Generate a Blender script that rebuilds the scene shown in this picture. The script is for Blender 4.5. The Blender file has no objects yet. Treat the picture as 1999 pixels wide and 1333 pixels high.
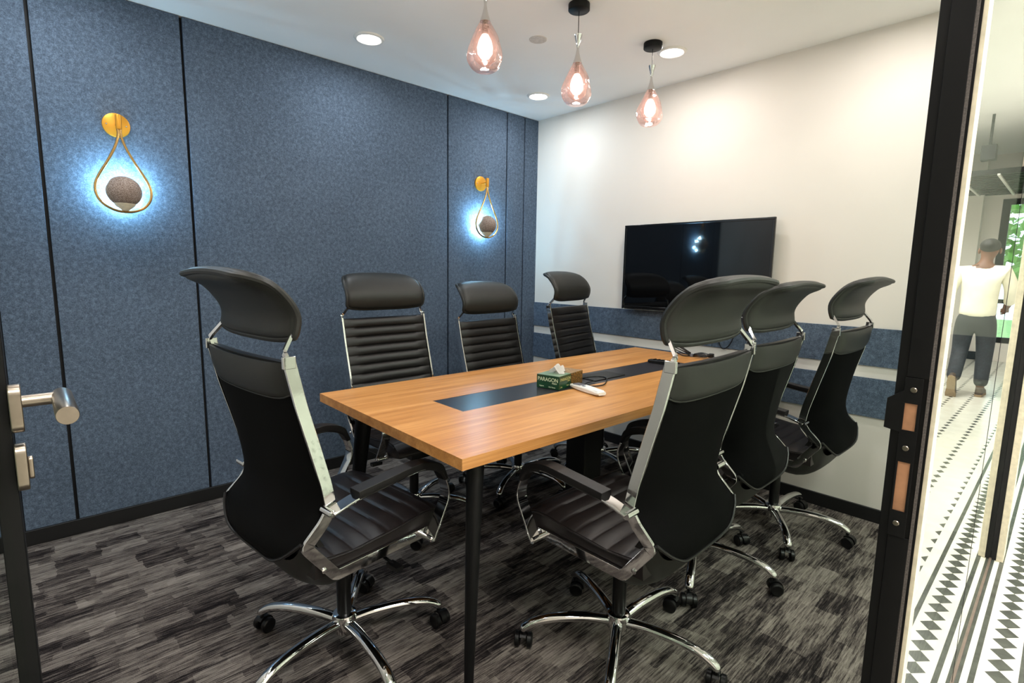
import bpy, bmesh, math, random
from mathutils import Vector, Matrix
random.seed(7)
PI = math.pi
SC = bpy.context.scene
COL = SC.collection

# ------------------------------------------------------------------ camera
cam_d = bpy.data.cameras.new('camera'); cam = bpy.data.objects.new('camera', cam_d); COL.objects.link(cam)
Rr = Vector((0.6810342744879583, 0.732077550927816, 0.015961716705643166))
Uu = Vector((-0.10991573442046637, 0.08065224188521498, 0.9906632864932959))
Ff = Vector((-0.7239550043334667, 0.6764300963931303, -0.13539378270109198))
mw = Matrix((( Rr.x, Uu.x, -Ff.x, 0), (Rr.y, Uu.y, -Ff.y, 0), (Rr.z, Uu.z, -Ff.z, 1.2306), (0, 0, 0, 1)))
cam.matrix_world = mw
cam_d.sensor_width = 36; cam_d.lens = 1018.927 * 36 / 1999; cam_d.clip_start = 0.02
SC.camera = cam
# ------------------------------------------------------------------ world, exposure
SC.view_settings.view_transform = 'Standard'; SC.view_settings.look = 'None'
SC.view_settings.gamma = 1; SC.view_settings.use_curve_mapping = False
SC.view_settings.exposure = 0.0
W = bpy.data.worlds.new('sky'); SC.world = W; W.use_nodes = True
W.node_tree.nodes['Background'].inputs[0].default_value = (0.75, 0.88, 1.0, 1)
W.node_tree.nodes['Background'].inputs[1].default_value = 4.0

def area(name, loc, size, power, color, rot=(0, 0, 0), shape='DISK', sy=None, spread=PI):
    l = bpy.data.lights.new(name, 'AREA'); l.shape = shape; l.size = size
    if sy: l.size_y = sy
    l.energy = power; l.color = color; l.spread = spread
    o = bpy.data.objects.new(name, l); o.location = loc; o.rotation_euler = rot; COL.objects.link(o); return o
CEIL = 2.389
DL = [(-2.590, 1.390), (-2.590, 2.625), (-1.592, 2.613), (-0.62, 1.39), (-0.62, 2.613), (-2.59, 0.16), (-1.592, 0.16), (-0.62, 0.16)]  # last five are out of view, added to light the room
for i, (x, y) in enumerate(DL):
    area('downlight_lamp', (x, y, CEIL - 0.012), 0.11, 5.4, (1.0, 0.94, 0.89) if x > -2 else (0.90, 0.96, 1.0))
# corridor fill lamps, added to brighten it (panel shells built further down)
COR = [(1.1, 0.6), (1.1, 3.4), (1.1, 6.6)]
for x, y in COR:
    area('corridor_fill', (x, y, 2.965), 0.6, 66, (1.0, 0.99, 0.955), shape='RECTANGLE', sy=1.2)

# ------------------------------------------------------------------ materials
def lin(r, g, b): return tuple(((c/255)/12.92 if c/255 <= .04045 else ((c/255+.055)/1.055)**2.4) for c in (r, g, b)) + (1,)
class NT:
    def __init__(s, name):
        s.m = bpy.data.materials.new(name); s.m.use_nodes = True; s.t = s.m.node_tree; s.t.nodes.clear()
        s.out = s.n('ShaderNodeOutputMaterial')
    def n(s, typ, **kw):
        x = s.t.nodes.new(typ)
        for k, v in kw.items():
            if k.startswith('i_'):
                key = k[2:].replace('_', ' ')
                x.inputs[key].default_value = v
            else: setattr(x, k, v)
        return x
    def l(s, a, b): s.t.links.new(a, b)
    def math(s, op, a, b=None, c=None):
        x = s.n('ShaderNodeMath', operation=op)
        for i, v in enumerate((a, b, c)):
            if v is None: continue
            if isinstance(v, (int, float)): x.inputs[i].default_value = v
            else: s.l(v, x.inputs[i])
        return x.outputs[0]
    def ramp(s, fac, stops, interp='LINEAR'):
        r = s.n('ShaderNodeValToRGB'); r.color_ramp.interpolation = interp
        e = r.color_ramp.elements
        while len(e) < len(stops): e.new(0.5)
        for k, (p, c) in enumerate(stops): e[k].position = p; e[k].color = c
        s.l(fac, r.inputs[0]); return r.outputs[0]
    def bsdf(s, **kw):
        b = s.n('ShaderNodeBsdfPrincipled', **kw); s.l(b.outputs[0], s.out.inputs[0]); return b
    def coords(s, scale=(1, 1, 1), obj=True):
        tc = s.n('ShaderNodeTexCoord'); mp = s.n('ShaderNodeMapping'); mp.inputs['Scale'].default_value = scale
        s.l(tc.outputs['Object'], mp.inputs[0]); return mp.outputs[0]
    def noise(s, vec, scale, detail=3, rough=.55):
        x = s.n('ShaderNodeTexNoise'); x.inputs['Scale'].default_value = scale; x.inputs['Detail'].default_value = detail
        x.inputs['Roughness'].default_value = rough; s.l(vec, x.inputs['Vector']); return x.outputs[0]
    def bump(s, h, b, strength=.3, dist=.002):
        x = s.n('ShaderNodeBump'); x.inputs['Strength'].default_value = strength; x.inputs['Distance'].default_value = dist
        s.l(h, x.inputs['Height']); s.l(x.outputs[0], b.inputs['Normal'])

def simple(name, col, rough=.5, metal=0., spec=.5, nscale=60, var=.12, bump=0., bscale=300, coat=0.):
    t = NT(name); b = t.bsdf(i_Roughness=rough, i_Metallic=metal)
    b.inputs['Specular IOR Level'].default_value = spec
    b.inputs['Coat Weight'].default_value = coat
    v = t.coords()
    c0 = tuple(max(0, c*(1-var)) for c in col[:3])+(1,); c1 = tuple(min(1, c*(1+var)) for c in col[:3])+(1,)
    t.l(t.ramp(t.noise(v, nscale), [(.3, c0), (.7, c1)]), b.inputs['Base Color'])
    if bump: t.bump(t.noise(v, bscale, 4), b, bump, .001)
    return t.m
def emit(name, col, s):
    t = NT(name); e = t.n('ShaderNodeEmission'); e.inputs[0].default_value = col; e.inputs[1].default_value = s
    t.l(e.outputs[0], t.out.inputs[0]); return t.m

M = {}
M['wall'] = simple('cream_paint', lin(222, 216, 208), .75, nscale=3, var=.015, bump=.05, bscale=200)
M['ceiling'] = simple('ceiling_paint', lin(243, 243, 242), .85, nscale=2, var=.02)
M['black'] = simple('black_paint', lin(11, 11, 12), .5, 0, .22, nscale=20, var=.1)
M['blackmat'] = simple('black_matte', lin(9, 9, 10), .7)
M['plastic'] = simple('black_plastic', lin(11, 11, 12), .35, 0, .35)
M['chrome'] = simple('chrome', (.72, .72, .72, 1), .06, 1.0, nscale=8, var=.04, bump=.35, bscale=9)
M['steel'] = simple('brushed_steel', lin(150, 140, 128), .3, 1.0, nscale=40, var=.1)
M['brass'] = simple('brass', lin(235, 170, 45), .25, 1.0, nscale=10, var=.05)
M['brass_flat'] = simple('satin_brass', lin(214, 150, 48), .4, .6, nscale=10, var=.05)
M['gold'] = simple('pale_gold', lin(205, 165, 105), .22, 1.0, nscale=10, var=.05)
M['leather'] = simple('black_leather', lin(20, 18, 18), .40, 0, .38, 30, .15, .25, 500)
M['leather_seat'] = simple('dark_brown_black_leather', lin(27, 22, 22), .40, 0, .38, 30, .15, .25, 500)
M['leather_back'] = simple('olive_black_leather', lin(30, 30, 27), .48, 0, .40, 30, .12, .25, 500)
M['baseboard'] = simple('black_baseboard', lin(13, 13, 14), .5)
M['white_plastic'] = simple('white_plastic', lin(235, 233, 228), .35, nscale=20, var=.02)
M['paper'] = simple('tissue_paper', lin(245, 240, 236), .9, nscale=40, var=.03, bump=.3, bscale=80)
M['green'] = simple('green_card', lin(14, 62, 36), .3, nscale=30, var=.2, coat=.3)
M['print'] = simple('pale_print', lin(225, 236, 200), .5, nscale=30, var=.03)
M['printgold'] = simple('gold_print', lin(195, 185, 125), .5, nscale=30, var=.03)
M['screen'] = simple('black_glass', lin(5, 6, 8), .04, 0, .55, 20, .05)
M['bezel'] = simple('gloss_bezel', lin(12, 12, 14), .12, 0, .6)
M['lcd'] = simple('grey_lcd', lin(110, 112, 122), .15)
M['rubber'] = simple('gasket', lin(88, 82, 78), .8, nscale=400, var=.5)
M['rawwood'] = simple('raw_timber', lin(172, 124, 90), .6, nscale=25, var=.25)
M['cream_metal'] = simple('cream_profile', lin(225, 215, 190), .5)
M['brown_metal'] = simple('brown_track', lin(120, 104, 92), .4, .2, nscale=30, var=.15)
M['skin'] = simple('skin', lin(110, 72, 52), .5); M['hair'] = simple('hair', lin(26, 20, 18), .7)
M['shirt'] = simple('cream_shirt', lin(240, 236, 215), .8, nscale=12, var=.05, bump=.3, bscale=14)
M['trousers'] = simple('charcoal_trousers', lin(48, 50, 54), .8, nscale=12, var=.1)
M['sole'] = simple('tan_sole', lin(150, 128, 98), .7); M['shoe'] = simple('brown_shoe', lin(80, 66, 54), .6)
M['leaf'] = simple('leaf', lin(120, 165, 80), .6, nscale=5, var=.3); M['bark'] = simple('bark', lin(90, 70, 50), .8)
M['glow'] = emit('lamp_diffuser', (1, .97, .92, 1), 14)
M['glow_warm'] = emit('warm_bulb', (1, .90, .80, 1), 5)
M['glow_blue'] = emit('added_cool_glow', (.62, .86, 1, 1), 18)  # for the added disc behind each sconce globe
M['smoke_cap'] = simple('off_white_plate', lin(205, 200, 195), .8)

def felt(name, col):
    t = NT(name); b = t.bsdf(i_Roughness=.95); b.inputs['Specular IOR Level'].default_value = .1
    v = t.coords(); f = t.noise(v, 260, 5, .75); f2 = t.noise(v, 60, 3, .6); f3 = t.noise(v, 2.2, 2, .5)
    s = t.math('ADD', t.math('MULTIPLY', f, .62), t.math('ADD', t.math('MULTIPLY', f2, .28), t.math('MULTIPLY', f3, .10)))
    c = col[:3]
    t.l(t.ramp(s, [(.36, tuple(x*.45 for x in c)+(1,)), (.5, c+(1,)), (.66, tuple(x*2.0 for x in c)+(1,))]), b.inputs['Base Color'])
    t.bump(f, b, .5, .002); return t.m
M['felt'] = felt('blue_felt', (.087, .117, .163))

def wood(name, edge=False):
    t = NT(name); b = t.bsdf(i_Roughness=.33); b.inputs['Specular IOR Level'].default_value = .45
    v = t.coords((14, .55, 14)); v2 = t.coords((150, 2.5, 150))
    a = t.noise(v, 2.2, 4, .6); g = t.noise(v2, 2.0, 3, .6)
    s = t.math('ADD', t.math('MULTIPLY', a, .6), t.math('MULTIPLY', g, .4))
    t.l(t.ramp(s, [(.32, lin(160, 104, 54)), (.5, lin(194, 134, 74)), (.66, lin(218, 160, 98))]), b.inputs['Base Color'])
    t.bump(g, b, .08, .0005); return t.m
M['wood'] = wood('oak_laminate')

def mesh_fabric():
    t = NT('black_mesh_fabric'); b = t.bsdf(i_Roughness=.8); b.inputs['Specular IOR Level'].default_value = .12
    v = t.coords((700, 700, 700)); ck = t.n('ShaderNodeTexChecker'); ck.inputs['Scale'].default_value = 1
    t.l(v, ck.inputs[0]); ck.inputs[1].default_value = lin(3, 3, 3); ck.inputs[2].default_value = lin(15, 15, 15)
    t.l(ck.outputs[0], b.inputs['Base Color']); t.bump(ck.outputs[1], b, .3, .0006); return t.m
M['mesh'] = mesh_fabric()

def carpet():
    t = NT('streaked_carpet'); b = t.bsdf(i_Roughness=1.0); b.inputs['Specular IOR Level'].default_value = .05
    v = t.coords()
    # streaks along y, broken up in blocks
    def streak(sx, sy, sc, det, rough=.65):
        return t.noise(t.coords((sx, sy, 1)), sc, det, rough)
    fine = streak(170, 9, 1.0, 5, .78); mid = streak(42, 4.0, 1.0, 3)
    tc = t.n('ShaderNodeTexCoord'); sp = t.n('ShaderNodeSeparateXYZ'); t.l(tc.outputs['Object'], sp.inputs[0])
    wob = t.math('MULTIPLY', t.math('SUBTRACT', t.noise(v, 25, 3), .5), .035)
    def cells(nx, ny, seed):
        row = t.math('FLOOR', t.math('MULTIPLY', t.math('ADD', sp.outputs[0], t.math('MULTIPLY', wob, .5)), nx))
        w1 = t.n('ShaderNodeTexWhiteNoise', noise_dimensions='1D'); t.l(t.math('ADD', row, seed), w1.inputs['W'])
        c = t.math('FLOOR', t.math('ADD', t.math('MULTIPLY', t.math('ADD', sp.outputs[1], wob), ny), t.math('MULTIPLY', w1.outputs[0], 9)))
        cb = t.n('ShaderNodeCombineXYZ'); t.l(row, cb.inputs[0]); t.l(c, cb.inputs[1]); cb.inputs[2].default_value = seed
        w = t.n('ShaderNodeTexWhiteNoise'); t.l(cb.outputs[0], w.inputs[0]); return w.outputs[0]
    c1, c2 = cells(13, 6.5, 1.3), cells(38, 9, 5.7)
    s = t.math('ADD', t.math('MULTIPLY', fine, .62), t.math('MULTIPLY', mid, .20))
    s = t.math('ADD', s, t.math('MULTIPLY', c1, .11)); s = t.math('ADD', s, t.math('MULTIPLY', c2, .07))
    pile = t.noise(v, 600, 2, .7)
    s = t.math('ADD', s, t.math('MULTIPLY', t.math('SUBTRACT', pile, .5), .30))
    t.l(t.ramp(s, [(.40, lin(26, 23, 24)), (.465, lin(62, 56, 55)), (.53, lin(112, 104, 98)), (.64, lin(150, 142, 134))]), b.inputs['Base Color'])
    t.bump(pile, b, .6, .004); return t.m
M['carpet'] = carpet()

def glass_pane():
    # front faces reflect like the two surfaces of a pane, the rest passes straight through
    t = NT('clear_glass'); tr = t.n('ShaderNodeBsdfTransparent'); tr.inputs[0].default_value = (.78, .84, .80, 1)
    gl = t.n('ShaderNodeBsdfGlossy'); gl.inputs['Roughness'].default_value = 0; gl.inputs[0].default_value = (.97, 1, .97, 1)
    fr = t.n('ShaderNodeFresnel'); fr.inputs[0].default_value = 1.6
    ge = t.n('ShaderNodeNewGeometry')
    f = fr.outputs[0]; f2 = t.math('DIVIDE', t.math('MULTIPLY', f, 2.0), t.math('ADD', f, 1.0))
    f3 = t.math('MULTIPLY', f2, t.math('SUBTRACT', 1.0, ge.outputs['Backfacing']))
    mx = t.n('ShaderNodeMixShader'); t.l(f3, mx.inputs[0]); t.l(tr.outputs[0], mx.inputs[1]); t.l(gl.outputs[0], mx.inputs[2])
    t.l(mx.outputs[0], t.out.inputs[0]); return t.m
M['glass'] = glass_pane()

def pendant_glass():
    t = NT('blush_glass'); tr = t.n('ShaderNodeBsdfTransparent'); tr.inputs[0].default_value = (.92, .81, .79, 1)
    gl = t.n('ShaderNodeBsdfGlossy'); gl.inputs['Roughness'].default_value = .03; gl.inputs[0].default_value = (1, .86, .82, 1)
    tl = t.n('ShaderNodeBsdfTranslucent'); tl.inputs[0].default_value = (.80, .62, .56, 1)
    v = t.coords(); w = t.noise(v, 16, 3, .5)
    bp = t.n('ShaderNodeBump'); bp.inputs['Strength'].default_value = .9; bp.inputs['Distance'].default_value = .02; t.l(w, bp.inputs['Height'])
    t.l(bp.outputs[0], gl.inputs['Normal'])
    lw = t.n('ShaderNodeLayerWeight'); lw.inputs[0].default_value = .35; t.l(bp.outputs[0], lw.inputs['Normal'])
    m1 = t.n('ShaderNodeMixShader'); m1.inputs[0].default_value = .12; t.l(tr.outputs[0], m1.inputs[1]); t.l(tl.outputs[0], m1.inputs[2])
    m2 = t.n('ShaderNodeMixShader'); t.l(t.math('MULTIPLY', lw.outputs['Facing'], .75), m2.inputs[0]); t.l(m1.outputs[0], m2.inputs[1]); t.l(gl.outputs[0], m2.inputs[2])
    t.l(m2.outputs[0], t.out.inputs[0]); return t.m
M['blush'] = pendant_glass()

def globe():  # burnt-out glow of the lamp painted on as grey-brown speckle
    t = NT('painted_burnout_globe'); b = t.bsdf(i_Roughness=.8); b.inputs['Specular IOR Level'].default_value = .1
    v = t.coords(); w = t.n('ShaderNodeTexWhiteNoise'); vm = t.n('ShaderNodeVectorMath', operation='SNAP'); vm.inputs[1].default_value = (.0016,)*3
    t.l(v, vm.inputs[0]); t.l(vm.outputs[0], w.inputs[0])
    t.l(t.ramp(w.outputs[0], [(.0, lin(88, 74, 66)), (.5, lin(142, 124, 114)), (1, lin(186, 172, 164))]), b.inputs['Base Color'])
    return t.m
M['globe'] = globe()

def brown_pattern():
    t = NT('brown_mosaic_card'); b = t.bsdf(i_Roughness=.35)
    vo = t.n('ShaderNodeTexVoronoi'); vo.inputs['Scale'].default_value = 320; t.l(t.coords(), vo.inputs['Vector'])
    sp = t.n('ShaderNodeSeparateColor'); t.l(vo.outputs['Color'], sp.inputs[0])
    t.l(t.ramp(sp.outputs[0], [(0, lin(44, 28, 12)), (.6, lin(98, 68, 28)), (1, lin(160, 120, 60))]), b.inputs['Base Color']); return t.m
M['browncard'] = brown_pattern()

def mosaic_floor():
    t = NT('patterned_corridor_tile'); b = t.bsdf(i_Roughness=.22)
    tc = t.n('ShaderNodeTexCoord'); sx = t.n('ShaderNodeSeparateXYZ'); t.l(tc.outputs['Object'], sx.inputs[0])
    X, Y = sx.outputs[0], sx.outputs[1]
    def band(x0, x1): return t.math('MULTIPLY', t.math('GREATER_THAN', X, x0), t.math('LESS_THAN', X, x1))
    def dia(x0, w, per, k=1.0, half=None):
        ax = t.math('DIVIDE', t.math('ABSOLUTE', t.math('SUBTRACT', X, x0)), w)
        fy = t.math('ABSOLUTE', t.math('SUBTRACT', t.math('FRACT', t.math('DIVIDE', Y, per)), .5))
        d = t.math('LESS_THAN', t.math('ADD', ax, t.math('MULTIPLY', fy, k)), .5)
        if half: d = t.math('MULTIPLY', d, t.math('GREATER_THAN', X, x0) if half > 0 else t.math('LESS_THAN', X, x0))
        return d
    parts = [band(-.20, -.111), band(-.0947, -.080), band(.0127, .0278), dia(-.031, .064, .0745), dia(.065, .044, .115, 1.6, 1),
             dia(.21, .042, .115, 1.6), dia(.36, .042, .115, 1.6), dia(.51, .042, .115, 1.6), dia(.66, .042, .115, 1.6), dia(.81, .042, .115, 1.6)]
    s = parts[0]
    for p in parts[1:]: s = t.math('MAXIMUM', s, p)
    mx = t.n('ShaderNodeMix', data_type='RGBA'); t.l(s, mx.inputs[0])
    n = t.ramp(t.noise(t.coords(), 8, 4), [(.3, lin(216, 213, 200)), (.7, lin(228, 226, 214))])
    d = t.ramp(t.noise(t.coords(), 20, 4), [(.3, lin(62, 66, 60)), (.7, lin(84, 88, 80))])
    t.l(n, mx.inputs[6]); t.l(d, mx.inputs[7]); t.l(mx.outputs[2], b.inputs['Base Color']); return t.m
M['mosaic'] = mosaic_floor()

# ------------------------------------------------------------------ mesh helpers
def finish(name, bm, mat, parent=None, smooth=False, bevel=0, seg=2, loc=None, sharp=35):
    bmesh.ops.recalc_face_normals(bm, faces=bm.faces)
    me = bpy.data.meshes.new(name); bm.to_mesh(me); bm.free()
    me.materials.append(mat)
    o = bpy.data.objects.new(name, me); COL.objects.link(o)
    if parent: o.parent = parent
    if loc: o.location = loc
    if bevel:
        b = o.modifiers.new('b', 'BEVEL'); b.width = bevel; b.segments = seg; b.limit_method = 'ANGLE'; b.angle_limit = math.radians(40)
    if smooth or bevel:
        me.polygons.foreach_set('use_smooth', [True]*len(me.polygons))
        if not bevel: me.set_sharp_from_angle(angle=math.radians(sharp))
        else:
            w = o.modifiers.new('w', 'WEIGHTED_NORMAL'); w.keep_sharp = True
    return o
def bx(bm, x0, x1, y0, y1, z0, z1, mat=None):
    v = [bm.verts.new(p) for p in [(x0, y0, z0), (x1, y0, z0), (x1, y1, z0), (x0, y1, z0), (x0, y0, z1), (x1, y0, z1), (x1, y1, z1), (x0, y1, z1)]]
    if mat: 
        for q in v: q.co = mat @ q.co
    for f in ((0, 3, 2, 1), (4, 5, 6, 7), (0, 1, 5, 4), (1, 2, 6, 5), (2, 3, 7, 6), (3, 0, 4, 7)): bm.faces.new([v[i] for i in f])
    return v
def box(name, x0, x1, y0, y1, z0, z1, mat, parent=None, bevel=0, seg=2, loc=None):
    bm = bmesh.new(); bx(bm, x0, x1, y0, y1, z0, z1); return finish(name, bm, mat, parent, bevel=bevel, seg=seg, loc=loc)
def loft(bm, rings, cap=True, closed=True):
    V = [[bm.verts.new(p) for p in r] for r in rings]; n = len(rings[0])
    for a, b in zip(V, V[1:]):
        for i in range(n if closed else n-1):
            j = (i+1) % n
            try: bm.faces.new((a[i], a[j], b[j], b[i]))
            except ValueError: pass
    if cap and closed: bm.faces.new(V[0][::-1]); bm.faces.new(V[-1])
    return V
def lathe(bm, prof, c=(0, 0, 0), n=24, axis='z'):
    """prof list of (r, h)"""
    rings = []
    for r, h in prof:
        ring = []
        for k in range(n):
            a = 2*PI*k/n; p = (max(r, 1e-5)*math.cos(a), max(r, 1e-5)*math.sin(a), h)
            if axis == 'x': p = (p[2], p[0], p[1])
            if axis == 'y': p = (p[1], p[2], p[0])
            ring.append((c[0]+p[0], c[1]+p[1], c[2]+p[2]))
        rings.append(ring)
    loft(bm, rings)
def frames_for(pts, up):
    out = []
    for i, p in enumerate(pts):
        a = pts[max(i-1, 0)]; b = pts[min(i+1, len(pts)-1)]
        t = (b-a).normalized(); s = t.cross(up)
        if s.length < 1e-4: s = t.cross(Vector((1, 0, 0.01)))
        s.normalize(); out.append((p, t, s, s.cross(t).normalized()))
    return out
def sweep(bm, pts, sec, up=Vector((0, 0, 1)), closed=False, scale=None):
    """sec: list of (a,b) offsets along side & normal"""
    pts = [Vector(p) for p in pts]; fr = frames_for(pts, up)
    if closed:
        fr = []
        n = len(pts)
        for i, p in enumerate(pts):
            t = (pts[(i+1) % n]-pts[i-1]).normalized(); s = t.cross(up).normalized(); fr.append((p, t, s, s.cross(t).normalized()))
    rings = []
    for i, (p, t, s, u) in enumerate(fr):
        k = scale[i] if scale else (1, 1)
        if isinstance(k, (int, float)): k = (k, k)
        rings.append([p+s*a*k[0]+u*b*k[1] for a, b in sec])
    if closed: rings.append(rings[0])
    if closed:
        V = [[bm.verts.new(p) for p in r] for r in rings[:-1]]; V.append(V[0]); n = len(sec)
        for a, b in zip(V, V[1:]):
            for i in range(n): bm.faces.new((a[i], a[(i+1) % n], b[(i+1) % n], b[i]))
    else: loft(bm, rings)
def circ(r, n=10, ry=None): return [(r*math.cos(2*PI*k/n), (ry or r)*math.sin(2*PI*k/n)) for k in range(n)]
def rect(w, h): return [(-w/2, -h/2), (w/2, -h/2), (w/2, h/2), (-w/2, h/2)]
def catmull(pts, m=6, closed=False):
    P = [Vector(p) for p in pts]; n = len(P); out = []
    rng = range(n) if closed else range(n-1)
    for i in rng:
        p0 = P[(i-1) % n] if closed else P[max(i-1, 0)]; p1 = P[i]; p2 = P[(i+1) % n]; p3 = P[(i+2) % n] if closed else P[min(i+2, n-1)]
        for k in range(m):
            t = k/m; out.append(.5*((2*p1)+(-p0+p2)*t+(2*p0-5*p1+4*p2-p3)*t*t+(-p0+3*p1-3*p2+p3)*t*t*t))
    if not closed: out.append(P[-1])
    return out
def fillet(pts, r=.02, m=4):
    P = [Vector(p) for p in pts]; out = [P[0]]
    for i in range(1, len(P)-1):
        a = (P[i-1]-P[i]); b = (P[i+1]-P[i]); ra = min(r, a.length*.45, b.length*.45)
        p0 = P[i]+a.normalized()*ra; p2 = P[i]+b.normalized()*ra
        for k in range(m+1):
            t = k/m; out.append(p0*(1-t)**2+P[i]*2*t*(1-t)+p2*t*t)
    out.append(P[-1]); return out
def interp(tab, x):
    if x <= tab[0][0]: return tab[0][1]
    for (a, b), (c, d) in zip(tab, tab[1:]):
        if x <= c:
            t = (x-a)/(c-a); return b+(d-b)*t
    return tab[-1][1]
def smoothtab(tab, n=40):
    P = catmull([(a, b, 0) for a, b in tab], 8); return [(p.x, p.y) for p in P]

def tag(o, label=None, cat=None, group=None, kind=None):
    if label: o['label'] = label
    if cat: o['category'] = cat
    if group: o['group'] = group
    if kind: o['kind'] = kind
    return o
def empty(name, loc=(0, 0, 0), rz=0, label=None, cat=None, group=None, kind=None):
    o = bpy.data.objects.new(name, None); o.location = loc; o.rotation_euler = (0, 0, rz); o.empty_display_size = .1
    COL.objects.link(o); tag(o, label, cat, group, kind); return o
def copy_tree(o, parent=None):
    kids = [c for c in ALLCH.get(o.name, [])]
    c = o.copy(); COL.objects.link(c)
    if parent: c.parent = parent
    for k in kids: 
        d = copy_tree(k, c)
    return c
ALLCH = {}
def index_children():
    ALLCH.clear()
    for o in SC.objects:
        if o.parent: ALLCH.setdefault(o.parent.name, []).append(o)
def text(name, s, size, mat, parent, matrix, extrude=.0002, font_scale=(1, 1)):
    cu = bpy.data.curves.new('t', 'FONT'); cu.body = s; cu.size = size; cu.extrude = extrude; cu.align_x = 'CENTER'; cu.align_y = 'CENTER'
    to = bpy.data.objects.new('t', cu); COL.objects.link(to)
    dg = bpy.context.evaluated_depsgraph_get(); me = bpy.data.meshes.new_from_object(to.evaluated_get(dg))
    bpy.data.objects.remove(to); me.transform(Matrix.Diagonal((font_scale[0], font_scale[1], 1, 1))); me.transform(matrix); me.materials.clear(); me.materials.append(mat)
    o = bpy.data.objects.new(name, me); COL.objects.link(o); o.parent = parent; return o

# ================================================================== SETTING
XL, YB, XG, YN = -3.002, 3.051, -0.125, -0.25
fl = box('floor', XL-.1, XG-.02, YN-.1, YB+.05, -.06, 0, M['carpet']); tag(fl, 'dark grey streaked carpet floor of the meeting room', kind='structure')
ce = box('ceiling', XL-.1, XG-.06, YN-.1, YB+.1, CEIL, CEIL+.06, M['ceiling']); tag(ce, 'off-white plain meeting room ceiling', kind='structure')
wl = box('wall_left', XL-.15, XL-.027, YN-.1, YB+.1, 0, CEIL, M['blackmat']); tag(wl, 'wall clad in tall blue felt panels with black joints', kind='structure')
ed = [YN, -.085, .0965, .640, 2.182, 2.724, 2.906, YB+.006]
for a, b in zip(ed, ed[1:]):
    bm = bmesh.new(); g = .006
    bx(bm, XL-.026, XL, a+(g if a > YN else 0), b-(g if b < YB else 0), .066, CEIL-.002)
    finish('felt_panel', bm, M['felt'], wl, bevel=.002, seg=1)
wb = box('wall_back', XL-.1, XG-.004, YB, YB+.1, 0, CEIL+.06, M['wall']); tag(wb, 'cream painted wall with two blue felt bands behind the screen', kind='structure')
for z0, z1 in ((.788, .976), (.531, .727)):
    for x0, x1 in ((XL, -1.472), (-1.470, -.19)):
        box('felt_band', x0+.001, x1, YB-.010, YB-.0002, z0, z1, M['felt'], wb, bevel=.001, seg=1)
bl = box('baseboard_left', XL+.0002, XL+.014, YN, YB-.015, .0005, .0697, M['baseboard'], bevel=.002); tag(bl, kind='structure', label='black baseboard under the blue felt wall')
bb = box('baseboard_back', XL+.015, XG-.06, YB-.014, YB-.0002, .0005, .0697, M['baseboard'], bevel=.002); tag(bb, kind='structure', label='black baseboard under the cream wall')
wn = box('wall_near', XL-.1, XG-.02, YN-.1, YN, 0, CEIL, M['wall']); tag(wn, 'cream wall behind the open door', kind='structure')

# glass partition between room and corridor
wr = empty('wall_right', (0, 0, 0), label='glazed black-framed partition with doorway between room and corridor', kind='structure')
JY = 1.0
bm = bmesh.new()   # door jamb with rebate
bx(bm, -.178, -.1365, JY+.002, JY+.045, 0, 2.39)
bx(bm, -.165, -.1365, JY-.0005, JY+.003, 0, .815); bx(bm, -.165, -.1365, JY-.0005, JY+.003, 1.075, 2.39)
finish('jamb', bm, M['black'], wr, bevel=.001, seg=1)
box('gasket', -.1365, -.1325, JY, JY+.04, 0, 2.39, M['rubber'], wr)
box('jamb_lip', -.1325, -.1290, JY+.002, JY+.04, 0, 2.39, M['black'], wr)
box('glazing_bead', -.1290, -.1235, JY+.004, JY+.04, 0, 2.39, M['cream_metal'], wr)
# strike plate with two latch openings
sp = empty('strike_plate', (0, 0, 0)); sp.parent = wr
bm = bmesh.new(); a, b_, y0, y1 = -.1655, -.1425, JY-.0022, JY-.0006
h = [(.858, .939), (.991, 1.034)]
bx(bm, a, b_, y0, y1, .815, h[0][0]); bx(bm, a, b_, y0, y1, h[0][1], h[1][0]); bx(bm, a, b_, y0, y1, h[1][1], 1.075)
for z0, z1 in h:
    bx(bm, a, -.1625, y0, y1, z0, z1); bx(bm, -.1465, b_, y0, y1, z0, z1)
vs = [(-.165, 1.054), (-.186, 1.038), (-.1865, .990), (-.165, .986)]
loft(bm, [[(x, y0, z) for x, z in vs], [(x, y1, z) for x, z in vs]])
finish('plate', bm, M['black'], sp, bevel=.0004, seg=1)
for z0, z1 in h: box('timber_recess', -.1640, -.1450, JY-.0004, JY+.0004, z0-.004, z1+.004, M['rawwood'], sp)
for x, z in ((-.1535, 1.056), (-.1550, .962), (-.1555, .837)):
    s_ = bmesh.new(); lathe(s_, [(0, -.0014), (.0036, -.0012), (.0045, 0), (.0045, .0012)], (x, JY-.0030, z), 16, 'y')
    bx(s_, x-.0022, x+.0022, JY-.0047, JY-.0040, z-.0005, z+.0005); bx(s_, x-.0005, x+.0005, JY-.0047, JY-.0040, z-.0022, z+.0022)
    finish('screw', s_, M['steel'], sp, smooth=True)
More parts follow.
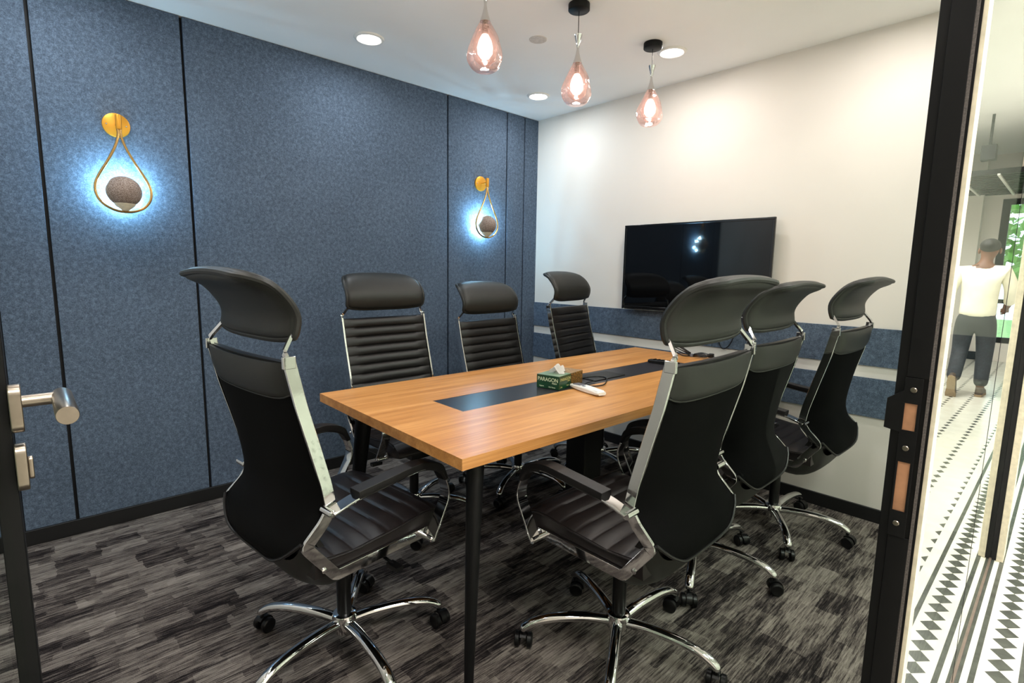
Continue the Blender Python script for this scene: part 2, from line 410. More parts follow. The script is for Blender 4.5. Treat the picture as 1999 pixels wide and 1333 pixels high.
# panes
for y0, y1 in ((JY+.046, 1.978), (1.981, 3.030)):
    box('glass_pane', XG-.010, XG, y0, y1, .006, 2.39, M['glass'], wr)
box('pane_joint', XG-.008, XG+.0006, 1.9775, 1.9815, .006, 2.39, M['blackmat'], wr)
box('floor_track', XG-.016, XG+.004, JY+.046, YB-.008, .0, .006, M['brown_metal'], wr)
box('post', -.152, XG-.0008, 3.031, 3.050, 0, 2.39, M['black'], wr)
box('post_gap', XG+.0003, -.1072, 3.032, 3.16, 0.0, 2.95, M['blackmat'], wr)
box('post_trim', -.107, -.084, 3.028, 3.16, 0.0, 2.95, M['cream_metal'], wr, bevel=.001, seg=1)
box('header', -.185, XG-.004, YN-.1, YB+.02, 2.391, 3.0, M['wall'], wr)
box('hinge_jamb', -.178, XG-.01, -.10, -.062, 0, 2.39, M['black'], wr, bevel=.001, seg=1)
box('side_wall', -.185, XG-.01, -3.0, -.101, 0, 3.0, M['wall'], wr)
# open door leaf
d1 = empty('door_1', (-.15, -.045, 0), label='black-framed glass door standing open at left with lever handle', kind='structure')
def dbox(n, x0, x1, y0, y1, z0, z1, m, p=d1, **k): return box(n, x0+.15, x1+.15, y0+.045, y1+.045, z0, z1, m, p, **k)
dbox('stile', -1.075, -1.02, -.058, -.029, .008, 2.1, M['black'], bevel=.002)
dbox('stile', -.225, -.17, -.058, -.029, .008, 2.1, M['black'], bevel=.002)
dbox('rail', -1.02, -.225, -.056, -.031, .008, .09, M['black'], bevel=.001); dbox('rail', -1.02, -.225, -.056, -.031, 2.03, 2.1, M['black'], bevel=.001)
dbox('glass_panel', -1.021, -.224, -.047, -.041, .089, 2.031, M['glass'])
hd = empty('lever_handle', (0, 0, 0)); hd.parent = d1
HX = -1.005+.15
def dlathe(n, prof, c, ax, m, p): b = bmesh.new(); lathe(b, prof, c, 28, ax); return finish(n, b, m, p, smooth=True)
bm = bmesh.new(); ro = [(.0, .0), (.013, 0), (.013, .0)]
def slot(bm, cx, cz, w, hh, y0, y1, n=10):
    ring = []
    for s, c0 in ((1, hh/2-w/2), (-1, -hh/2+w/2)):
        for k in range(n+1):
            a = PI*k/n if s > 0 else PI+PI*k/n
            ring.append((cx+w/2*math.cos(a), cz+c0+w/2*math.sin(a)))
    loft(bm, [[(x, y0, z) for x, z in ring], [(x, y1, z) for x, z in ring]])
slot(bm, HX, 1.025, .028, .070, .016, .030); finish('rose', bm, M['steel'], hd, bevel=.0015)
dlathe('neck', [(0, .030), (.0088, .030), (.0088, .0745), (0, .0745)], (HX, 0, 1.034), 'y', M['steel'], hd)
dlathe('grip', [(0, -.012), (.0118, -.012), (.0125, -.010), (.0125, .128), (.0118, .13), (0, .13)], (HX, .0735, 1.034), 'x', M['steel'], hd)
bm = bmesh.new(); slot(bm, HX-.003, .938, .028, .070, .016, .029); slot(bm, HX-.003, .935, .011, .034, .029, .035); finish('keyhole_rose', bm, M['steel'], d1, bevel=.0015)

# corridor
box_ = lambda n, *a, **k: tag(box(n, *a, **k), kind='structure')
cf = box('floor_corridor', XG-.0195, 2.4, -3, 10.7, -.06, -.0005, M['mosaic']); tag(cf, 'white corridor floor tiled with dark diamond borders', kind='structure'); cf.name = 'floor'
o = box_('ceiling', -.2, 2.4, -3, 10.7, 3.0, 3.06, M['ceiling']); o['label'] = 'cream corridor ceiling'
o = box_('wall_corridor', 2.2, 2.3, -3, 10.7, 0, 3.0, M['wall']); o['label'] = 'cream wall along far side of corridor'
o = box_('wall_behind', -.2, 2.3, -3.1, -3, 0, 3.0, M['wall'])
o = empty('wall_far', label='white end wall of the corridor with tall window', kind='structure')
for p in ((-.3, -.12, 0, 3.0), (.60, 2.3, 0, 3.0), (-.12, .60, 2.36, 3.0), (-.12, .60, 0, .28)):
    box('wall_piece', p[0], p[1], 10.5, 10.65, p[2], p[3], M['wall'], o)
box('pilaster', .80, 1.02, 10.3, 10.5, 0, 3.0, M['wall'], o)
box('skirting', .60, 2.2, 10.46, 10.5, 0, .12, M['black'], o)
wdw = empty('window_1', (0.125, 10.52, 0), label='dark framed window with green trees outside at the corridor end', kind='structure')
for p in ((-.245, -.19, .28, 2.36), (.385, .475, .28, 2.36), (-.19, .385, 2.28, 2.36), (-.19, .385, .28, .36), (-.19, .385, .86, .92)):
    box('window_frame', p[0], p[1], -.03, .04, p[2], p[3], M['black'], wdw)
box('window_glass', -.19, .385, -.003, .003, .36, 2.28, M['glass'], wdw)
o = box_('wall_beyond', -.32, -.22, 3.16, 10.6, 0, 3.0, M['wall']); o['label'] = 'cream wall behind the glass past the post'
o = empty('window_2', label='glass screen continuing along the corridor past the post', kind='structure')
box('glass_pane', XG-.01, XG, 3.165, 6.6, .01, 2.39, M['glass'], o); box('post', -.15, -.115, 6.6, 6.66, 0, 2.39, M['black'], o)
box('top_wall', -.2, -.12, 3.165, 10.5, 2.4, 3.0, M['wall'], o)
gr = empty('ceiling_grille', (0, 0, 0), label='dark slatted ceiling grille with white bars at corridor end', cat='grille')
for k in range(15): box('slat', -.10, 2.15, 8.35+k*.145, 8.42+k*.145, 2.42, 2.48, M['black'], gr)
for k in range(6): box('bar', .12+k*.36, .145+k*.36, 8.3, 10.45, 2.40, 2.419, M['white_plastic'], gr)
for k in (0, 1): 
    for j in (0, 1): box('hanger', .3+k*1.2, .31+k*1.2, 8.38+j*2.03, 8.39+j*2.03, 2.48, 3.0, M['steel'], gr)
spk = empty('ceiling_speaker', (.56, 7.9, 2.60), label='small black box speaker hanging from the corridor ceiling', cat='speaker')
box('body', -.065, .065, -.06, .06, -.09, .07, M['black'], spk, bevel=.006); box('stem', -.012, .012, -.012, .012,   .068, .399, M['black'], spk)
for x, y in COR:
    p = empty('added_light_panel', (x, y, 2.975), label=f'added rectangular corridor ceiling light {"nearest the doorway" if y < 1 else "midway along" if y < 4 else "before the end window"}', cat='light', group='added corridor ceiling lights')
    bm = bmesh.new()
    for q in ((-.32, .32, -.62, -.6), (-.32, .32, .6, .62), (-.32, -.3, -.6, .6), (.3, .32, -.6, .6)): bx(bm, q[0], q[1], q[2], q[3], -.01, .0248)
    finish('frame', bm, M['white_plastic'], p); box('diffuser', -.3, .3, -.6, .6, -.0, .0245, M['glow'], p)
# trees outside the far window
for i, (x, y, h_, r_) in enumerate(((-.2, 14.5, 2.6, 1.5), (4.2, 16.5, 3.0, 1.7))):
    t = empty('tree', (x, y, 0), label=('green leafy tree outside the corridor window, nearer one', 'green leafy tree outside the corridor window, farther one')[i], cat='tree')
    bm = bmesh.new(); sweep(bm, [(0, 0, -.5), (.03, 0, .8), (-.03, .02, 1.6), (0, 0, h_)], circ(.1, 8), Vector((0, 1, 0)), scale=[1.3, 1, .8, .4]); finish('trunk', bm, M['bark'], t, smooth=True)
    bm = bmesh.new()
    for k in range(700):
        a, c, rr = random.uniform(0, 2*PI), random.uniform(-1, 1), r_*random.uniform(.3, 1)**.5
        s = math.sqrt(1-c*c); p = Vector((rr*s*math.cos(a), rr*s*math.sin(a), h_-.4+rr*c*.95)); q = Matrix.Rotation(random.uniform(0, 6), 3, Vector((random.random(), random.random(), random.random()+.1)).normalized())
        v = [bm.verts.new(p+q @ Vector(w)) for w in ((-.16, 0, 0), (0, -.08, .02), (.18, 0, 0), (0, .08, .02))]; bm.faces.new(v)
    cr = finish('foliage', bm, M['leaf'], t); cr['kind'] = 'stuff'
o = box_('ground_outside', -8, 8, 10.8, 30, -.6, -.5, M['leaf']); o.name = 'ground'; o['label'] = 'green ground outside the corridor window'

# ================================================================== TABLE
TH = math.radians(-1.0)
tb = empty('meeting_table', (-1.4580, 1.825, 0), TH, label='long oak-topped meeting table with black legs in the room centre', cat='table')
TX, TY = .4577, 1.033
ZT = .75
# split top (board) with a recessed dark inlay
bm = bmesh.new()
IX, IY0, IY1 = .094, -.760, .745
bx(bm, -TX, -IX, -TY, TY, ZT-.032, ZT); bx(bm, IX, TX, -TY, TY, ZT-.032, ZT); bx(bm, -IX, IX, -TY, IY0, ZT-.032, ZT); bx(bm, -IX, IX, IY1, TY, ZT-.032, ZT)
bmesh.ops.remove_doubles(bm, verts=bm.verts, dist=1e-5)
# delete internal faces shared by the pieces
seen = {}
for f in bm.faces: seen.setdefault(tuple(round(c, 4) for c in f.calc_center_median()), []).append(f)
finish('tabletop', bm, M['wood'], tb)
M['inlay'] = simple('dark_inlay', lin(44, 42, 46), .3, 0, .5, 60, .1)
box('inlay', -IX+.0008, IX-.0008, IY0+.0008, IY1-.0008, ZT-.030, ZT-.0006, M['inlay'], tb)
box('cable_flap', -.055, .060, -.01, .21, ZT-.0005, ZT+.0035, M['plastic'], tb, bevel=.001)
box('apron', -.36, .36, -.86, -.82, ZT-.075, ZT-.0325, M['black'], tb); box('apron', -.36, .36, .82, .86, ZT-.075, ZT-.0325, M['black'], tb)
box('apron', -.02, .02, -.82, .82, ZT-.075, ZT-.0325, M['black'], tb)
for sx in (-1, 1):
    for sy in (-1, 1):
        lx = .375 if sx > 0 and sy < 0 else .30 if sy < 0 else .19; lk = 1.0 if sx > 0 else 1.25
        bm = bmesh.new(); top = Vector((sx*lx, sy*(.925 if sy < 0 else .99), ZT-.034)); bot = Vector((sx*(lx+.05), sy*(.985 if sy < 0 else 1.0), 0))
        n = 20; rr = [[Vector((p.x+r*math.cos(2*PI*k/n), p.y+r*math.sin(2*PI*k/n), p.z)) for k in range(n)] for p, r in ((bot, .0115), (bot.lerp(top, .01), .0125), (top.lerp(bot, .02), .026*lk), (top, .026*lk))]
        loft(bm, rr); finish('leg', bm, M['black'], tb, smooth=True)
box('centre_post', -.055, .055, -.06, .06, 0.0, ZT-.076, M['black'], tb, bevel=.003)

# ================================================================== CHAIR
FRP = [(-.276, 1.012), (-.250, .895), (-.219, .775), (-.196, .68), (-.187, .625), (-.203, .585), (-.257, .540)]   # (f, z) rear line of side frame
RAIL = [(-.257, .540), (-.172, .416), (.145, .424)]
HW = .233
def frame_f(z):  # smooth rear edge f at height z
    return interp(FRS, z)
_p = catmull([(z, f, 0) for f, z in FRP[::-1]], 8); FRS = [(p.x, p.y) for p in _p]
def make_chair_parts():
    """prototype chair at the origin, faces +y"""
    root = empty('office_chair', (0, 0, 0))
    # side frames
    for s in (-1, 1):
        path = fillet([(0, f, z) for f, z in [(-.264, 1.015), (-.238, .895), (-.205, .775), (-.180, .68), (-.170, .622)]], .02, 3)
        pts = [Vector((0, p.y, p.z)) for p in path] + fillet([(0, -.172, .608), (0, -.190, .580), (0, -.240, .532), (0, -.160, .425), (0, .150, .430)], .012, 3)
        bm = bmesh.new()
        # flat bar: thin across x, wide in plane; mitred offsets
        w, th = .030, .009
        P2 = [(p.y, p.z) for p in pts]; L, R_ = [], []
        for i, (y, z) in enumerate(P2):
            a = Vector(P2[max(i-1, 0)]); b = Vector(P2[min(i+1, len(P2)-1)]); c = Vector((y, z))
            d1_ = (c-a).normalized() if (c-a).length > 1e-6 else None; d2_ = (b-c).normalized() if (b-c).length > 1e-6 else None
            t = ((d1_ or d2_)+(d2_ or d1_)).normalized(); nrm = Vector((-t.y, t.x)); k = 1.0
            if d1_ and d2_: k = min(1.5, 1/max(.5, t.dot(d2_)))
            L.append(c+nrm*w/2*k); R_.append(c-nrm*w/2*k)
        x0, x1 = s*HW-th/2, s*HW+th/2
        loft(bm, [[(x0, l.x, l.y), (x1, l.x, l.y), (x1, r.x, r.y), (x0, r.x, r.y)] for l, r in zip(L, R_)])
        sf = finish('side_frame', bm, M['chrome'], root, bevel=.0015, seg=2)
        bm = bmesh.new(); lathe(bm, [(0, 0), (.011, 0), (.013, .002), (.013, .004), (.009, .006), (0, .006)], (0, 0, 0), 14, 'x')
        bmesh.ops.transform(bm, matrix=Matrix.Translation((s*(HW+.0045) if s > 0 else s*(HW+.0045), -.195, .455)) @ (Matrix() if s > 0 else Matrix.Rotation(PI, 4, 'Z')) @ Matrix.Scale(.6, 4), verts=bm.verts)
        finish('frame_bolt', bm, M['chrome'], root, smooth=True)
        # headrest post: small cranked tube
        bm = bmesh.new(); pp = fillet([(s*(HW-.004), -.262, 1.000), (s*(HW-.002), -.268, 1.022), (s*(HW-.014), -.268, 1.030), (s*(HW-.030), -.238, 1.070)], .006, 3)
        sweep(bm, pp, rect(.012, .008), Vector((0, 1, 0))); finish('headrest_post', bm, M['chrome'], root, smooth=True)
        bm = bmesh.new(); bx(bm, s*HW-.0055, s*HW+.0055, -.279, -.248, .992, 1.022)
        finish('post_bracket', bm, M['chrome'], root, bevel=.002)
        # arm: flat ribbon loop
        ax = s*(HW+.032)
        ap = fillet([(ax, .135, .418), (ax, .205, .548), (ax, .168, .640), (ax, .100, .659), (ax, -.120, .638), (ax, -.188, .618)], .035, 5)
        bm = bmesh.new(); sweep(bm, ap, rect(.036, .007), Vector((1, 0, 0)))
        # rect here: first offset is in-plane normal, second along x -> swap
        bm.free(); bm = bmesh.new(); sweep(bm, ap, [(-.0035, -.020), (.0035, -.020), (.0035, .020), (-.0035, .020)], Vector((1, 0, 0)))
        ar = finish('armrest', bm, M['chrome'], root, bevel=.001, seg=1)
        for (f0, z0, r0) in ((-.188, .617, .010), (.137, .420, .010)):
            bm = bmesh.new(); lathe(bm, [(0, 0), (r0, 0), (r0, .046), (r0*.7, .049), (0, .049)], (s*HW-.004 if s > 0 else s*HW-.045, f0, z0), 14, 'x')
            finish('arm_joint', bm, M['chrome'], ar, smooth=True)
        bm = bmesh.new(); lo = fillet([(ax, .188, .600), (ax, .166, .6475), (ax, .098, .6695), (ax, -.118, .6485)], .03, 5)
        sec = [(-.009, -.0215), (.008, -.0225), (.017, -.017), (.017, .017), (.008, .0225), (-.009, .0215)]
        sec = [(-a, b) for a, b in sec]
        n = len(lo); sc = [(.55+.45*min(1, i/3.0), 1) for i in range(n)]
        sweep(bm, lo, sec, Vector((1, 0, 0)), scale=sc); finish('arm_pad', bm, M['leather'], ar, bevel=.0015)
    # back: ribbed leather pad at the front
    NU, ribs, per = 14, 11, 10
    bm = bmesh.new(); rings = []
    NV = ribs*per
    for j in range(NV+1):
        v = j/NV; z = 1.005-v*(1.005-.515); base = frame_f(min(1.0, z))+.030
        if z < .60: base += (.60-z)*.55
        t = (v*ribs) % 1.0; rib = .011*(abs(math.sin(PI*t))**.45)
        row = []
        for i in range(NU+1):
            u = -1+2*i/NU; e = 1-abs(u)**6
            row.append((u*(HW-.007), base+rib*e-.014*(1-u*u)-.006*(abs(u)**8), z))
        back = [(u_*(HW-.007), base-.022-.012*(1-u_*u_), z) for u_ in (1, .5, 0, -.5, -1)]
        rings.append(row+back)
    loft(bm, rings); finish('backrest', bm, M['leather'], root, smooth=True, sharp=60)
    # rear mesh
    CEN = smoothtab([(.435, -.240), (.46, -.268), (.49, -.284), (.54, -.276), (.60, -.250), (.66, -.235), (.77, -.246), (.90, -.268), (1.0, -.277)])
    def rear(u, v):
        zt = 1.002-.006*(1-u*u); zb = .545-.086*(1-abs(u)**2.8); z = zt+(zb-zt)*v
        fe = frame_f(max(z, .541))+.002; w = 1-abs(u)**3
        fc = interp(CEN, z); return Vector((u*(HW-.003), fe*(1-w)+fc*w, z))
    bm = bmesh.new(); NU, NV = 20, 40; G = [[bm.verts.new(rear(-1+2*i/NU, j/NV)) for i in range(NU+1)] for j in range(NV+1)]
    for j in range(NV):
        for i in range(NU): bm.faces.new((G[j][i], G[j][i+1], G[j+1][i+1], G[j+1][i]))
    bmesh.ops.solidify(bm, geom=bm.faces[:], thickness=-.006)
    finish('back_mesh', bm, M['mesh'], root, smooth=True, sharp=50)
    # piping at the mesh hem
    bm = bmesh.new(); sweep(bm, [rear(-1+2*i/24, 1)+Vector((0, -.003, 0)) for i in range(25)], circ(.0045, 8)); finish('hem_piping', bm, M['leather'], root, smooth=True)
    # leather collar over the top rear
    bm = bmesh.new(); NU, NV = 20, 10; rings = []
    def coll(u, v):
        zt_ = 1.002-.006*(1-u*u); zb_ = .545-.086*(1-abs(u)**2.8); vv = v*.088/(zt_-zb_); p = rear(u*.965, vv); bulge = .014*math.sin(PI*min(1, max(0, v*.92+.08)))**.5*(1-abs(u)**10)
        return Vector((p.x, p.y-.002-bulge, p.z+.004*(1-v)+(.014*abs(u)**8*v)))
    G = [[bm.verts.new(coll(-1+2*i/NU, j/NV)) for i in range(NU+1)] for j in range(NV+1)]
    top2 = [bm.verts.new(coll(-1+2*i/NU, 0)+Vector((0, .022, -.004))) for i in range(NU+1)]
    for j in range(NV):
        for i in range(NU): bm.faces.new((G[j][i], G[j][i+1], G[j+1][i+1], G[j+1][i]))
    for i in range(NU): bm.faces.new((top2[i], top2[i+1], G[0][i+1], G[0][i]))
    cl = finish('collar', bm, M['leather_back'], root, smooth=True, sharp=80)
    bm = bmesh.new(); path = [coll(-1, k/6)+Vector((0, -.001, 0)) for k in range(6)]+[coll(-1+2*i/20, 1)+Vector((0, -.001, 0)) for i in range(21)]+[coll(1, 1-k/6)+Vector((0, -.001, 0)) for k in range(1, 7)]
    sweep(bm, path, circ(.003, 6), Vector((0, 1, 0))); finish('piping', bm, M['leather_back'], cl, smooth=True)
    # leather belly below the seat
    bm = bmesh.new(); NU, NV = 20, 16
    def belly(u, v):
        # edge line follows rail, centre hangs down
        ce_ = interp([(0, 0), (1, 1)], v); w = 1-abs(u)**4
        C = BC[min(len(BC)-1, int(v*(len(BC)-1)+.5))]; E_ = BE[min(len(BE)-1, int(v*(len(BE)-1)+.5))]
        return Vector((u*(HW-.006), E_.y*(1-w)+C.y*w, E_.z*(1-w)+C.z*w))
    BC = catmull([(0, -.245, .456), (0, -.208, .378), (0, -.130, .334), (0, 0, .345), (0, .14, .395)], 8)
    BE = [Vector((0, -.250, .538)).lerp(Vector((0, -.168, .424)), k/16) for k in range(16)]+[Vector((0, -.168, .424)).lerp(Vector((0, .14, .428)), k/16) for k in range(17)]
    G = [[bm.verts.new(belly(-1+2*i/NU, j/NV)) for i in range(NU+1)] for j in range(NV+1)]
    for j in range(NV):
        for i in range(NU): bm.faces.new((G[j][i], G[j][i+1], G[j+1][i+1], G[j+1][i]))
    finish('seat_shell', bm, M['leather_back'], root, smooth=True, sharp=80)
    # ribbed seat cushion
    bm = bmesh.new(); rings = []; ribs, per = 8, 10; N = ribs*per; x1 = HW-.007
    for j in range(N+1):
        v = j/N; f = -.215+v*.455; t = (v*ribs) % 1.0; rib = .0065*abs(math.sin(PI*t))**.45
        zt = interp([(-.22, .488), (-.1, .476), (.05, .486), (.14, .497), (.19, .492), (.225, .470), (.24, .452)], f); zb = interp([(-.22, .43), (.2, .43), (.24, .438)], f)
        top = [(x1*u, f, zt+rib*(1-abs(u)**6)-.004*abs(u)**8) for u in [1-2*k/12 for k in range(13)]]
        rings.append([(x1-.002, f, zb)]+[(x1+.002, f, (zt+zb)/2)]+top+[(-x1-.002, f, (zt+zb)/2), (-x1+.002, f, zb)])
    loft(bm, rings); st = finish('seat', bm, M['leather_seat'], root, smooth=True, sharp=60)
    for s in (-1, 1):
        bm = bmesh.new(); sweep(bm, [(s*(x1+.003), -.2+k*.04, interp([(-.22, .478), (-.1, .468), (.05, .478), (.14, .489), (.19, .482), (.225, .462)], -.2+k*.04)) for k in range(11)], circ(.003, 6))
        finish('seat_piping', bm, M['leather_seat'], st, smooth=True)
    # headrest: rolled back rounded panel, closed lens section
    bm = bmesh.new(); NU, NV = 24, 18
    prof = catmull([(0, -.236, 1.062), (0, -.228, 1.108), (0, -.246, 1.15), (0, -.288, 1.194), (0, -.348, 1.217)], 8)
    LN = len(prof)-1
    def hp(u, v):
        # width as a function of v: rounded upper corners
        zb = -.012*(1-abs(u)**4)*(1-v)      # dip at the bottom centre
        hwid = .216*(1-.26*max(0, (v-.40)/.60)**3.0) * (1-.03*max(0, (.12-v)/.12)**2)
        k = v*LN; i = min(LN-1, int(k)); p = prof[i].lerp(prof[i+1], k-i)
        # horizontal crown: middle set back a little
        return Vector((u*hwid, p.y-.012*(1-u*u)*(1-.8*v), p.z+zb-.009*u*u*v**3))
    def nrm(u, v):
        a = hp(u, min(1, v+.02))-hp(u, max(0, v-.02)); b = hp(min(1, u+.02), v)-hp(max(-1, u-.02), v); return b.cross(a).normalized()
    front, rear_ = [], []
    for j in range(NV+1):
        v = j/NV; fr, rr = [], []
        for i in range(NU+1):
            u = -1+2*i/NU; th = .014*((1-abs(u)**6)*(1-abs(2*v-1)**7))**.5+.006
            p = hp(u, v); n_ = nrm(u, v); fr.append(bm.verts.new(p-n_*th)); rr.append(bm.verts.new(p+n_*th))
        front.append(fr); rear_.append(rr)
    for A in (front, rear_):
        for j in range(NV):
            for i in range(NU): bm.faces.new((A[j][i], A[j][i+1], A[j+1][i+1], A[j+1][i]))
    for j in range(NV):
        for i in (0, NU): bm.faces.new((front[j][i], front[j+1][i], rear_[j+1][i], rear_[j][i]))
    for i in range(NU):
        for j in (0, NV): bm.faces.new((front[j][i], front[j][i+1], rear_[j][i+1], rear_[j][i]))
    hr = finish('headrest', bm, M['leather_back'], root, smooth=True, sharp=80)
    # piping round the rim
    rim = [hp(-1+2*i/20, 0) for i in range(21)]+[hp(1, j/16) for j in range(1, 17)]+[hp(1-2*i/20, 1) for i in range(1, 21)]+[hp(-1, 1-j/16) for j in range(1, 16)]
    bm = bmesh.new(); sweep(bm, rim, circ(.0085, 8), Vector((0, 1, .01)), closed=True); finish('rim_piping', bm, M['leather_back'], hr, smooth=True)
    # mechanism
    bm = bmesh.new(); bx(bm, -.075, .075, -.09, .10, .352, .412); bx(bm, -.11, .11, -.02, .03, .395, .425)
    mc = finish('tilt_mechanism', bm, M['plastic'], root, bevel=.004)
    bm = bmesh.new(); sweep(bm, fillet([(.07, .03, .375), (.19, .03, .372), (.215, .035, .362)], .01), circ(.005, 8)); bx(bm, .20, .25, .022, .046, .353, .366)
    finish('height_lever', bm, M['plastic'], mc, smooth=True)
    bm = bmesh.new(); lathe(bm, [(0, .10), (.0225, .10), (.0225, .285), (.024, .287), (.024, .295), (.015, .312), (.015, .36), (0, .36)], n=24)
    finish('gas_column', bm, M['plastic'], root, smooth=True)
    # star base
    base = empty('star_base', (0, 0, 0)); base.parent = root
    bm = bmesh.new(); lathe(bm, [(.0, .062), (.030, .062), (.031, .075), (.038, .08), (.039, .118), (.036, .126), (.026, .130), (0, .130)], n=28); finish('hub', bm, M['chrome'], base, smooth=True)
    bm = bmesh.new(); pp = catmull([(.025, 0, .098), (.10, 0, .108), (.20, 0, .108), (.275, 0, .094), (.320, 0, .066)], 6); n = len(pp)
    sec = [(.0185*math.cos(a), .0155*math.sin(a)) for a in [2*PI*k/14 for k in range(14)]]
    sweep(bm, pp, sec, scale=[(1.0-.10*(i/n), 1.0-.12*(i/n)) for i in range(n-2)]+[(.84, .8), (.6, .5)])
    arm0 = finish('base_arm', bm, M['chrome'], base, smooth=True, sharp=60)
    # caster
    cst0 = empty('caster', (.312, 0, 0)); cst0.parent = root
    bm = bmesh.new(); lathe(bm, [(0, .05), (.006, .05), (.006, .078), (0, .078)], n=10)
    rg = []
    for k in range(13):
        a = PI*(-.02+k/12*.80); rg.append([(x, .028*math.cos(a)+.008, .026+.028*math.sin(a)) for x in (-.010, .010)])
    rg2 = [[(r[0][0], r[0][1], r[0][2]), (r[1][0], r[1][1], r[1][2]), (r[1][0], (r[1][1]-.008)*.8+.008, (r[1][2]-.026)*.8+.026), (r[0][0], (r[0][1]-.008)*.8+.008, (r[0][2]-.026)*.8+.026)] for r in rg]
    loft(bm, rg2); finish('hood', bm, M['plastic'], cst0, smooth=True)
    for s in (-1, 1):
        bm = bmesh.new(); lathe(bm, [(0, -.009), (.020, -.009), (.0245, -.006), (.0245, .006), (.020, .009), (.012, .007), (0, .007)], (s*.020, .008, .0247), 20, 'x'); finish('wheel', bm, M['plastic'], cst0, smooth=True)
    return root, base, arm0, cst0
chair0, base0, arm0, cst0 = make_chair_parts()
index_children()
UPPER = lambda n: n.split('.')[0] not in ('star_base', 'caster', 'gas_column')
def build_chair(root, x, y, yaw, dz, star, label, cast_turn):
    root.location = (x, y, 0); root.rotation_euler = (0, 0, yaw)
    tag(root, label, 'office chair', 'high-backed office chairs around the meeting table')
    return root
CH = [  # x, y, yaw, dz, star angle, label
    (-1.498, .676, 6.5, 0.0, 214, 'high-backed black chair at the near table end, back to camera, left foreground'),
    (-.905, 1.344, 91.0, 0.0, 13, 'high-backed black chair on the right side, nearest the camera, beside the front table corner'),
    (-.986, 2.012, 90.0, -.018, 6, 'middle high-backed black chair of the three on the right table side'),
    (-.890, 2.596, 89.0, 0.0, 14, 'high-backed black chair on the right side farthest back, nearest the cream wall'),
    (-2.142, 1.348, -89.2, -.022, 40, 'ribbed black chair facing the camera at left, nearest of the three along the blue wall'),
    (-2.079, 2.005, -86.0, -.065, 10, 'lowest-set ribbed black chair, middle of the three along the blue wall'),
    (-1.950, 2.602, -79.0, 0.0, 52, 'ribbed black chair in the far corner left of the wall screen'),
]
roots = [chair0]+[copy_tree(chair0) for _ in CH[1:]]
index_children()
for r, (x, y, yaw, dz, star, lab) in zip(roots, CH):
    build_chair(r, x, y, math.radians(yaw), dz, star, lab, 0)
    kids = list(ALLCH[r.name]); cst = [k for k in kids if k.name.startswith('caster')][0]; sb = [k for k in kids if k.name.startswith('star_base')][0]
    rel = math.radians(star-yaw)
    sb.rotation_euler = (0, 0, rel)
    ar = [k for k in ALLCH[sb.name] if k.name.startswith('base_arm')][0]
    for i in range(5):
        a = 2*PI*i/5
        if i: o = ar.copy(); COL.objects.link(o)
        else: o = ar
        o.rotation_euler = (0, 0, a)
        if i: c = copy_tree(cst)
        else: c = cst
        c.location = (.312*math.cos(rel+a), .312*math.sin(rel+a), 0); c.rotation_euler = (0, 0, random.uniform(0, 2*PI))
    for k in kids:
        if UPPER(k.name): k.location.z += dz
        if k.name.startswith('gas_column') and dz: k.scale.z = (.36+dz-.1)/.26; k.location.z = .1*(1-k.scale.z)

# ================================================================== SCREEN
tv = empty('television', (-1.623, 0, 0), label='black flat television mounted on the cream wall', cat='television')
Yt = YB-.060
box('back_housing', -.46, .46, Yt+.012, Yt+.040, 1.02, 1.50, M['plastic'], tv, bevel=.006)
box('wall_bracket', -.2, .2, Yt+.038, YB-.0005, 1.15, 1.38, M['black'], tv)
bm = bmesh.new(); x0, x1, z0, z1, bw = -.484, .484, .987, 1.539, .014
bx(bm, x0, x1, Yt, Yt+.016, z1-bw, z1); bx(bm, x0, x1, Yt, Yt+.016, z0, z0+.020); bx(bm, x0, x0+bw, Yt, Yt+.016, z0+.02, z1-bw); bx(bm, x1-bw, x1, Yt, Yt+.016, z0+.02, z1-bw)
finish('bezel', bm, M['bezel'], tv, bevel=.002)
box('screen', x0+bw-.001, x1-bw+.001, Yt+.002, Yt+.014, z0+.019, z1-bw+.001, M['screen'], tv)
box('chrome_lip', x0+.002, x1-.002, Yt-.002, Yt+.010, z0-.004, z0+.0005, M['chrome'], tv)
box('indicator', .36, .44, Yt-.0010, Yt, z0+.006, z0+.012, M['lcd'], tv)
bm = bmesh.new(); sweep(bm, catmull([(-1.445, 3.022, 1.02), (-1.432, 3.03, .90), (-1.425, 3.03, .83), (-1.398, 3.03, .785), (-1.36, 3.03, .81), (-1.335, 3.03, .88), (-1.325, 3.022, 1.02)], 8), circ(.003, 6), Vector((0, 1, 0)))
tag(finish('power_cable', bm, M['plastic'], smooth=True), 'thin black cable looping down below the television', 'cable')

